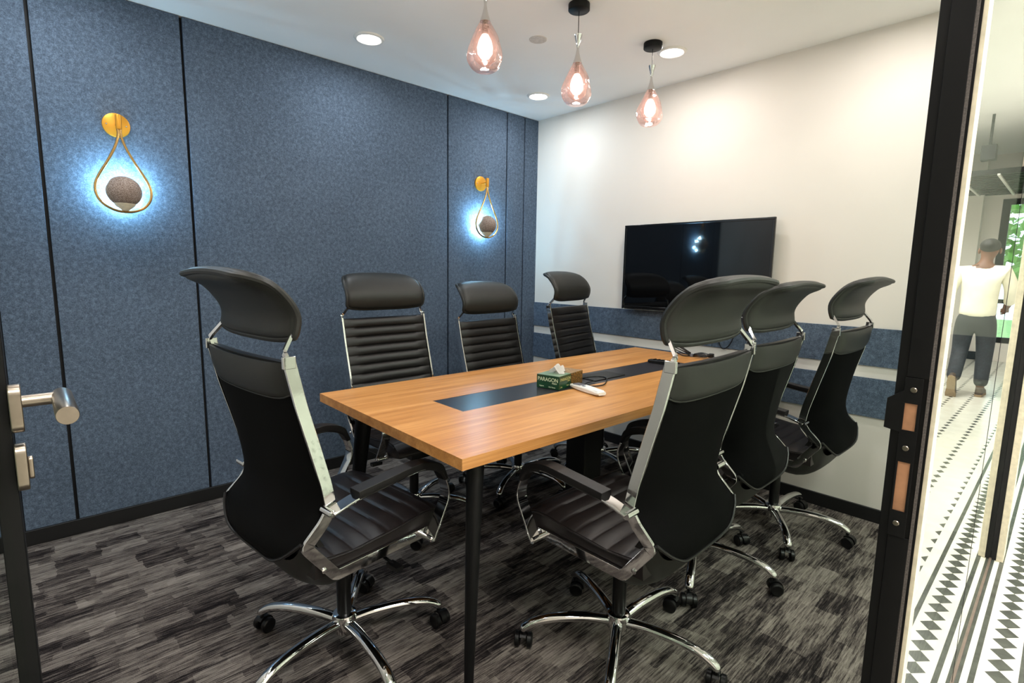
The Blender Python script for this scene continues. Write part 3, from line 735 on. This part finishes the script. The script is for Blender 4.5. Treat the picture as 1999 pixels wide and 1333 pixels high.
# ================================================================== SCONCES
def sconce(y, lab):
    r = empty('wall_sconce', (XL, y, 0), label=lab, cat='wall lamp', group='teardrop wall sconces')
    def la(n, prof, c, ax, m, p=r): b = bmesh.new(); lathe(b, prof, c, 28, ax); return finish(n, b, m, p, smooth=True)
    pl = la('wall_plate', [(0, .0005), (.051, .0005), (.052, .004), (.051, .012), (.048, .014), (0, .014)], (0, 0, 1.842), 'x', M['brass_flat'])
    for s in (-1, 1): la('screw', [(0, .014), (.004, .014), (.003, .017), (0, .017)], (0, s*.036, 1.842), 'x', M['chrome'], pl)
    la('arm', [(0, .013), (.005, .013), (.005, .085), (0, .085)], (0, 0, 1.842), 'x', M['brass_flat'])
    la('knuckle', [(0, 1.812), (.0105, 1.812), (.0115, 1.816), (.0115, 1.869), (.0105, 1.872), (0, 1.872)], (.082, 0, 0), 'z', M['brass_flat'])
    half = [(.0045, 1.812), (.0050, 1.785), (.020, 1.735), (.050, 1.672), (.083, 1.612), (.100, 1.565), (.096, 1.520), (.072, 1.485), (.036, 1.465), (0, 1.460)]
    pts = [(.082, a, z) for a, z in half]+[(.082, -a, z) for a, z in half[-2::-1]]
    bm = bmesh.new(); sweep(bm, catmull(pts, 6), circ(.0055, 8), Vector((1, 0, 0))); finish('teardrop_ring', bm, M['gold'], r, smooth=True)
    bm = bmesh.new(); lathe(bm, [(0, 1.4645), (.012, 1.4645), (.018, 1.472), (.034, 1.484), (.041, 1.4955), (.040, 1.4965), (0, 1.4965)], (.082, 0, 0)); finish('cup', bm, M['cream_metal'], r, smooth=True)
    zc = 1.548; R_ = .066; bm = bmesh.new(); prof = [(R_*math.sin(a), zc-R_*math.cos(a)) for a in [.655+(PI-.655)*k/22 for k in range(23)]]
    lathe(bm, [(0, prof[0][1])]+prof, (.082, 0, 0), 36); gl = finish('globe', bm, M['globe'], r, smooth=True, sharp=80)
    # added glowing disc and point lights behind the globe stand in for its light
    bm = bmesh.new(); lathe(bm, [(0, -.0675), (.020, -.065), (.034, -.0595), (.034, -.054), (0, -.054)], (.082, 0, zc), 28, 'x'); finish('added_back_glow', bm, M['glow_blue'], gl, smooth=True)
    for k in range(6):
        a = 2*PI*k/6+PI/6; l = bpy.data.lights.new('sconce_lamp', 'POINT'); l.energy = 1.6 if math.sin(a) < -.3 else 2.2; l.color = (.36, .72, 1.0); l.shadow_soft_size = .004
        lo = bpy.data.objects.new('sconce_lamp', l); low = math.sin(a) < -.3; lo.location = (XL+(.022 if low else .052), y+(.060 if low else .076)*math.cos(a), zc+(.060 if low else .076)*math.sin(a)); COL.objects.link(lo)
    return r
sconce(.360, 'brass teardrop wall sconce with lit globe, its burnt-out glow painted as speckle, the nearer large one at left')
sconce(2.465, 'brass teardrop wall sconce with lit globe, its burnt-out glow painted as speckle, the farther one near the room corner')

# ================================================================== CEILING FITTINGS
names = {0: 'round recessed downlight left over the near end of the blue wall', 1: 'round recessed downlight near the far room corner by the blue wall', 2: 'round recessed downlight behind the farthest pendant'}
for i, (x, y) in enumerate(DL):
    lab = names.get(i, f'added round recessed downlight out of view, {["left","centre","right"][0 if x < -2 else 1 if x < -1 else 2]} column {["near","middle","far"][0 if y < 1 else 1 if y < 2 else 2]} row')
    r = empty('downlight', (x, y, CEIL), label=lab, cat='ceiling light', group='recessed downlights')
    bm = bmesh.new(); lathe(bm, [(.056, .0), (.056, -.004), (.062, -.009), (.072, -.006), (.076, -.0003), (.076, 0), (.056, 0)], n=36)
    for f in [f for f in bm.faces if len(f.verts) > 4]: bm.faces.remove(f)
    finish('trim_ring', bm, M['white_plastic'], r, smooth=True)
    bm = bmesh.new(); lathe(bm, [(0, -.0005), (.0565, -.0005), (.0565, -.005), (0, -.005)], n=32); finish('diffuser', bm, M['glow'], r)
r = bmesh.new(); lathe(r, [(0, 0), (.045, 0), (.044, -.003), (0, -.004)], n=32)
o = finish('cover_plate', r, M['smoke_cap'], smooth=True, loc=(-1.990, 2.006, CEIL-.0002)); tag(o, 'faint round cover plate on the ceiling between the pendants and the downlights', 'cover plate')

def pendant(x, y, zb, lab):
    r = empty('pendant_lamp', (x, y, CEIL), label=lab, cat='pendant lamp', group='teardrop glass pendants over the table')
    D = zb-CEIL      # bottom of the glass
    def la(n, prof, m, p=r, nn=32): b = bmesh.new(); lathe(b, prof, n=nn); return finish(n, b, m, p, smooth=True, sharp=50)
    la('canopy', [(0, 0), (.046, 0), (.047, -.002), (.047, -.026), (.044, -.029), (0, -.029)], M['black'])
    la('cord', [(0, -.028), (.0016, -.028), (.0016, D+.290), (0, D+.290)], M['black'], nn=8)
    la('flared_cap', [(0, D+.285), (.018, D+.297), (.0165, D+.290), (.010, D+.268), (.0055, D+.245), (.0050, D+.236), (.0075, D+.222), (.013, D+.200), (.020, D+.180), (.020, D+.178), (0, D+.178)], M['chrome'])
    prof = [(.018, .180), (.026, .166), (.040, .140), (.054, .110), (.064, .078), (.067, .055), (.062, .032), (.048, .012), (.028, .002), (.0, .0)]
    pp = catmull([(a, b, 0) for a, b in prof], 5)
    b = bmesh.new(); n = 40; rg = []
    for p in pp:
        ring = []
        for k in range(n):
            a = 2*PI*k/n; w = 1+.05*math.sin(3*a+p.y*40)*math.sin(PI*min(1, p.y/.18)) + .03*math.sin(7*a-p.y*70)*math.sin(PI*min(1, p.y/.18))
            rr = max(p.x, .0003)*w; ring.append((rr*math.cos(a), rr*math.sin(a), D+p.y))
        rg.append(ring)
    V = loft(b, rg, cap=False)
    gl = finish('glass_shade', b, M['blush'], r, smooth=True, sharp=180)
    inner = la('inner_glass', [(.016, D+.165), (.026, D+.150), (.040, D+.120), (.047, D+.08), (.040, D+.045), (.02, D+.028), (0, D+.022)], M['blush'], gl)
    la('socket', [(0, D+.18), (.012, D+.18), (.012, D+.135), (0, D+.135)], M['steel'])
    la('bulb', [(0, D+.136), (.013, D+.132), (.024, D+.112), (.030, D+.088), (.028, D+.066), (.016, D+.050), (0, D+.046)], M['glow_warm'])
    l = bpy.data.lights.new('pendant_light', 'POINT'); l.energy = 2.0; l.color = (1, .90, .80); l.shadow_soft_size = .03
    lo = bpy.data.objects.new('pendant_light', l); lo.location = (x, y, zb-.03); COL.objects.link(lo)
pendant(-1.612, 1.343, 1.970, 'blush glass teardrop pendant nearest the camera, its canopy cut by the frame')
pendant(-1.616, 1.880, 1.966, 'blush glass teardrop pendant, middle of the three over the table')
pendant(-1.604, 2.450, 1.983, 'blush glass teardrop pendant, farthest of the three, by the cream wall')

# ================================================================== ON THE TABLE
a = math.radians(11.5)
tbx = empty('tissue_box', (-1.379, 1.553, ZT), a, label='green and brown cardboard tissue box with a tissue pulled out', cat='tissue box')
# local x: from -.106 to 0 (end face), y: 0 to .2
box('green_carton', -.108, 0, 0, .098, .0005, .056, M['green'], tbx, bevel=.001, seg=1)
box('brown_carton', -.108, 0, .0985, .200, .0005, .056, M['browncard'], tbx, bevel=.001, seg=1)
mt = simple('glossy_green_top', lin(110, 140, 112), .3, coat=.3); box('top_film', -.106, -.002, .002, .098, .0561, .0566, mt, tbx)
mt2 = simple('brown_top', lin(150, 118, 82), .4, nscale=120, var=.3); box('top_film', -.106, -.002, .0985, .198, .0561, .0566, mt2, tbx)
FM = Matrix.Translation((-.054, -.0003, .038)) @ Matrix.Rotation(PI/2, 4, 'X')
text('lettering', 'PARAGON', .0205, M['print'], tbx, FM, font_scale=(1.0, 1.1))
text('lettering', 'FRESH', .0085, M['print'], tbx, Matrix.Translation((-.022, -.0003, .0245)) @ Matrix.Rotation(PI/2, 4, 'X'))
text('lettering', 'Hygienic', .0065, M['print'], tbx, Matrix.Translation((-.083, -.0003, .010)) @ Matrix.Rotation(PI/2, 4, 'X'))
text('lettering', '2 Ply Tissues', .0065, M['print'], tbx, Matrix.Translation((-.034, -.0003, .0085)) @ Matrix.Rotation(PI/2, 4, 'X'))
SM = lambda y, z: Matrix.Translation((.0003, y, z)) @ Matrix.Rotation(PI/2, 4, 'Z') @ Matrix.Rotation(PI/2, 4, 'X')
text('lettering', 'PARAGON', .0175, M['printgold'], tbx, SM(.052, .040)); text('lettering', 'FRESH', .007, M['printgold'], tbx, SM(.078, .029))
text('lettering', '2 Ply', .007, M['printgold'], tbx, SM(.018, .010)); text('lettering', 'Tissues', .007, M['printgold'], tbx, SM(.070, .012))
bm = bmesh.new(); N = 16; G = []
for j in range(N+1):
    row = []
    for i in range(N+1):
        u, v = i/N, j/N
        x = -.054+(u-.5)*.052+(.014*math.sin(6*v)); y = .045+(v)*.075
        z = .056+.040*math.sin(PI*min(1, u*1.02))**.8*math.exp(-((v-.18)/.28)**2)+.006*math.sin(14*u+5*v)*.5+.026*math.exp(-((v-1)/.22)**2)*math.exp(-((u-.55)/.2)**2)
        row.append(bm.verts.new((x, y, max(z, .058))))
    G.append(row)
for j in range(N):
    for i in range(N): bm.faces.new((G[j][i], G[j][i+1], G[j+1][i+1], G[j+1][i]))
bmesh.ops.solidify(bm, geom=bm.faces[:], thickness=.0008)
finish('tissue', bm, M['paper'], tbx, smooth=True, sharp=80)

rm = empty('remote_control', (-1.293, 1.628, ZT), math.radians(-13), label='white remote control lying on the table beside the tissue box', cat='remote control')
bm = bmesh.new(); rings = []
for k in range(13):
    t = k/12; x = -.092+.184*t; w = .0235 if t < .6 else .0235-.003*(t-.6); hh = .017+.004*math.sin(PI*t); w *= (1 if .04 < t < .96 else .85); z0 = .0045*abs(2*t-1)**2+.0006
    rings.append([(x, -w, z0+.004), (x, -w*.8, z0), (x, w*.8, z0), (x, w, z0+.004), (x, w, hh-.004), (x, w*.86, hh), (x, -w*.86, hh), (x, -w, hh-.004)])
loft(bm, rings); finish('body', bm, M['white_plastic'], rm, smooth=True, sharp=22)
box('display', -.078, -.030, -.016, .016, .0185, .0215, M['lcd'], rm, bevel=.0005); 
box('button', -.022, -.008, -.012, -.002, .0195, .0225, M['lcd'], rm); box('button', -.022, -.008, .003, .013, .0195, .0225, M['white_plastic'], rm)
box('slide_cover', .004, .082, -.017, .017, .0165, .0213, M['white_plastic'], rm, bevel=.001)
r2 = empty('remote_control', (-1.445, 2.452, ZT), math.radians(4), label='slim black remote control at the far end of the dark table inlay', cat='remote control')
bm = bmesh.new(); loft(bm, [[(x, -w, .002), (x, w, .002), (x, w, h_-.003), (x, w*.8, h_), (x, -w*.8, h_), (x, -w, h_-.003)] for x, w, h_ in ((-.085, .014, .012), (-.08, .021, .017), (0, .022, .020), (.08, .021, .017), (.085, .014, .012))])
finish('body', bm, M['plastic'], r2, bevel=.001); 
for i in range(5):
    for j in range(3): box('button', -.055+i*.022, -.045+i*.022, -.013+j*.010, -.007+j*.010, .0175, .0212, M['bezel'], r2)
def cable(name, pts, r, lab, m=6, closed=False):
    bm = bmesh.new(); sweep(bm, catmull(pts, m), circ(r, 7), Vector((.01, .02, 1))); o = finish(name, bm, M['plastic'], smooth=True); return tag(o, lab, 'cable')
zc_ = ZT+.0052
cable('cable', [(-1.47, 1.80, zc_), (-1.46, 1.87, zc_), (-1.435, 1.90, zc_), (-1.395, 1.89, zc_), (-1.345, 1.82, zc_), (-1.318, 1.765, zc_), (-1.325, 1.72, zc_), (-1.352, 1.700, zc_), (-1.385, 1.73, zc_), (-1.392, 1.80, zc_)], .0027, 'thin black cable curling out from behind the tissue box')
# coiled lead with plug
cb = empty('coiled_power_lead', (-1.47, 2.80, ZT), 0, label='black power lead tied in a bundle with its plug on the far table end', cat='cable')
random.seed(3)
for k in range(4):
    w = .018+.006*k; l0 = -.105-.012*k; zz = .004+.006*k; tilt = .010*k
    pts = [(-.012, -.003, zz), (-.05, -w, zz+tilt), (l0, -w*.6, zz+.02+tilt), (l0-.008, .004, zz+.026+tilt), (l0+.01, w, zz+.016+tilt), (-.045, w*.8, zz+.006), (-.01, .004, zz)]
    bm = bmesh.new(); sweep(bm, catmull(pts, 5), circ(.0028, 6), Vector((.01, .3, 1))); finish('loop', bm, M['plastic'], cb, smooth=True)
for k in range(3):
    w = .012+.005*k
    pts = [(.012, -.003, .004+.006*k), (.045, -w, .008+.007*k), (.085+.008*k, -w*.4, .010+.007*k), (.088+.008*k, .008, .012+.006*k), (.05, w, .02+.004*k), (.01, .004, .008+.005*k)]
    bm = bmesh.new(); sweep(bm, catmull(pts, 5), circ(.0028, 6), Vector((.01, .3, 1))); finish('loop', bm, M['plastic'], cb, smooth=True)
box('tie', -.007, .007, -.009, .009, .0006, .018, M['lcd'], cb, bevel=.003)
box('plug', .098, .125, -.002, .022, .008, .032, M['plastic'], cb, bevel=.004)
bm = bmesh.new(); sweep(bm, catmull([(.05, .0, .006), (.08, .016, .02), (.104, .010, .020)], 5), circ(.0028, 6)); finish('lead_end', bm, M['plastic'], cb, smooth=True)

# ================================================================== PERSON (seen mirrored in the glass)
PX, PY = .42, 7.25
man = empty('person', (PX, PY, 0), 0, label='person in cream shirt and charcoal trousers walking away along the corridor', cat='person')
def skin(name, verts, edges, mat, parent, root=0, sub=2):
    me = bpy.data.meshes.new(name); me.from_pydata([v[:3] for v in verts], edges, []); me.materials.append(mat)
    o = bpy.data.objects.new(name, me); COL.objects.link(o)
    s = o.modifiers.new('skin', 'SKIN'); s.use_smooth_shade = True
    for i, v in enumerate(verts):
        r = v[3] if isinstance(v[3], tuple) else (v[3], v[3]); me.skin_vertices[0].data[i].radius = r
        me.skin_vertices[0].data[i].use_root = (i == root)
    sb = o.modifiers.new('s', 'SUBSURF'); sb.levels = sub; sb.render_levels = sub
    dg = bpy.context.evaluated_depsgraph_get(); m2 = bpy.data.meshes.new_from_object(o.evaluated_get(dg)); o.modifiers.clear(); o.data = m2
    m2.polygons.foreach_set('use_smooth', [True]*len(m2.polygons)); o.parent = parent; return o
# body: one continuous surface (x: his right = +x when facing +y)
V = [(0, 0, .86, (.11, .085)), (0, 0, .98, (.115, .085)), (0, .01, 1.12, (.12, .085)), (0, .02, 1.27, (.12, .085)), (-.01, .02, 1.36, (.06, .055)), (-.02, .03, 1.43, (.045, .045)), (-.03, .04, 1.50, (.075, .088)), (-.03, .045, 1.57, (.062, .075)),
     (.16, .02, 1.30, .055), (.225, -.03, 1.14, .045), (.245, -.01, .97, .040), (.235, .06, .84, .030), (.23, .09, .76, .026),
     (-.17, .02, 1.30, .055), (-.225, .05, 1.14, .045), (-.225, .13, 1.00, .040), (-.20, .24, .93, .030), (-.19, .30, .90, .026),
     (.085, .0, .78, .085), (.095, .02, .47, .060), (.10, -.18, .22, .045), (.10, -.24, .14, .035),
     (-.085, .02, .78, .085), (-.095, .05, .45, .060), (-.10, .02, .16, .045), (-.10, .01, .07, .035)]
E_ = [(0, 1), (1, 2), (2, 3), (3, 4), (4, 5), (5, 6), (6, 7), (3, 8), (8, 9), (9, 10), (10, 11), (11, 12), (3, 13), (13, 14), (14, 15), (15, 16), (16, 17), (0, 18), (18, 19), (19, 20), (20, 21), (0, 22), (22, 23), (23, 24), (24, 25)]
skin('body', V, E_, M['skin'], man)
Gs = .012
V = [(0, 0, .80, (.165, .130)), (0, 0, .90, (.160, .122)), (0, 0, .98, (.158, .118)), (0, .01, 1.12, (.165, .125)), (0, .02, 1.26, (.16, .118)), (-.01, .02, 1.355, (.072, .066)),
     (.165, .02, 1.295, .070), (.230, -.03, 1.14, .062), (.250, -.01, .99, .056), (.242, .03, .90, .044),
     (-.175, .02, 1.295, .070), (-.23, .05, 1.14, .062), (-.23, .12, 1.01, .056), (-.215, .18, .96, .046)]
skin('shirt', V, [(0, 1), (1, 2), (2, 3), (3, 4), (4, 5), (4, 6), (6, 7), (7, 8), (8, 9), (4, 10), (10, 11), (11, 12), (12, 13)], M['shirt'], man)
V = [(0, 0, .92, (.145, .112)), (0, 0, .82, (.150, .115)), (.088, .0, .72, .098), (.097, .02, .47, .076), (.10, -.17, .23, .066), (.10, -.22, .165, .062),
     (-.088, .02, .72, .098), (-.097, .05, .45, .076), (-.10, .02, .18, .066), (-.10, .015, .09, .062)]
skin('trousers', V, [(0, 1), (1, 2), (2, 3), (3, 4), (4, 5), (1, 6), (6, 7), (7, 8), (8, 9)], M['trousers'], man)
bm = bmesh.new(); bmesh.ops.create_uvsphere(bm, u_segments=20, v_segments=14, radius=1, matrix=Matrix.Translation((-.03, .030, 1.555)) @ Matrix.Diagonal((.083, .098, .075, 1)))
finish('hair', bm, M['hair'], man, smooth=True, sharp=180)
for s in (-1, 1):
    bm = bmesh.new(); bmesh.ops.create_uvsphere(bm, u_segments=10, v_segments=8, radius=1, matrix=Matrix.Translation((-.03+s*.082, .05, 1.505)) @ Matrix.Diagonal((.012, .02, .032, 1))); finish('ear', bm, M['skin'], man, smooth=True, sharp=180)
bm = bmesh.new(); bmesh.ops.create_uvsphere(bm, u_segments=10, v_segments=8, radius=1, matrix=Matrix.Translation((-.03, .132, 1.495)) @ Matrix.Diagonal((.013, .022, .022, 1))); finish('nose', bm, M['skin'], man, smooth=True, sharp=180)
for s in (-1, 1):
    bm = bmesh.new(); bmesh.ops.create_uvsphere(bm, u_segments=10, v_segments=8, radius=.012, matrix=Matrix.Translation((-.03+s*.03, .118, 1.52))); finish('eye', bm, M['white_plastic'], man, smooth=True)
bm = bmesh.new(); bx(bm, -.052, -.008, .112, .122, 1.452, 1.459); finish('mouth', bm, simple('lips', lin(95, 50, 45), .6), man, bevel=.002)
# hands with fingers
def hand(origin, d, side):
    o = Vector(origin); d = Vector(d).normalized(); sd = Vector(side).normalized()
    V = [tuple(o)+((.026, .018),), tuple(o+d*.05)+((.034, .018),), tuple(o+d*.085)+((.034, .016),)]; Ed = [(0, 1), (1, 2)]
    nn = d.cross(sd)
    for i, (off, L_) in enumerate(((-.027, .052), (-.009, .066), (.009, .070), (.027, .062))):
        b = o+d*.085+sd*off; k = len(V)
        V += [tuple(b)+(.009,), tuple(b+d*L_*.6+nn*.012)+(.0085,), tuple(b+d*L_+nn*.032)+(.007,)]; Ed += [(2, k), (k, k+1), (k+1, k+2)]
    k = len(V); b = o+d*.03+sd*.034; V += [tuple(b)+(.011,), tuple(b+d*.03+sd*.022)+(.010,), tuple(b+d*.06+sd*.022+nn*.01)+(.008,)]; Ed += [(1, k), (k, k+1), (k+1, k+2)]
    return skin('hand', V, Ed, M['skin'], man, sub=1)
hand((.23, .092, .77), (-.02, .15, -1), (-.3, 1, 0)); hand((-.19, .30, .90), (.1, 1, -.2), (0, -.2, 1))
# shoes
def shoe(loc, rotx, nm='shoe'):
    r = empty('shoe', loc); r.parent = man; r.rotation_euler = (rotx, 0, 0)
    out = [(-.030, -.10), (-.036, -.03), (-.034, .03), (-.047, .10), (-.040, .16), (-.018, .19), (.018, .19), (.040, .15), (.044, .09), (.034, .02), (.036, -.04), (.028, -.105), (0, -.12)]
    bm = bmesh.new(); loft(bm, [[(x, y, z) for x, y in out] for z in (0, .022)]); finish('sole', bm, M['sole'], r, bevel=.004)
    bm = bmesh.new(); loft(bm, [[(x*k, y*k2+dy, z) for x, y in out] for z, k, k2, dy in ((.0222, .95, .97, 0), (.05, .93, .9, -.006), (.075, .80, .60, -.045), (.095, .72, .42, -.06))]); finish('upper', bm, M['shoe'], r, smooth=True, sharp=80)
shoe((-.10, .035, 0.0), 0); shoe((.10, -.30, .115), math.radians(-72))
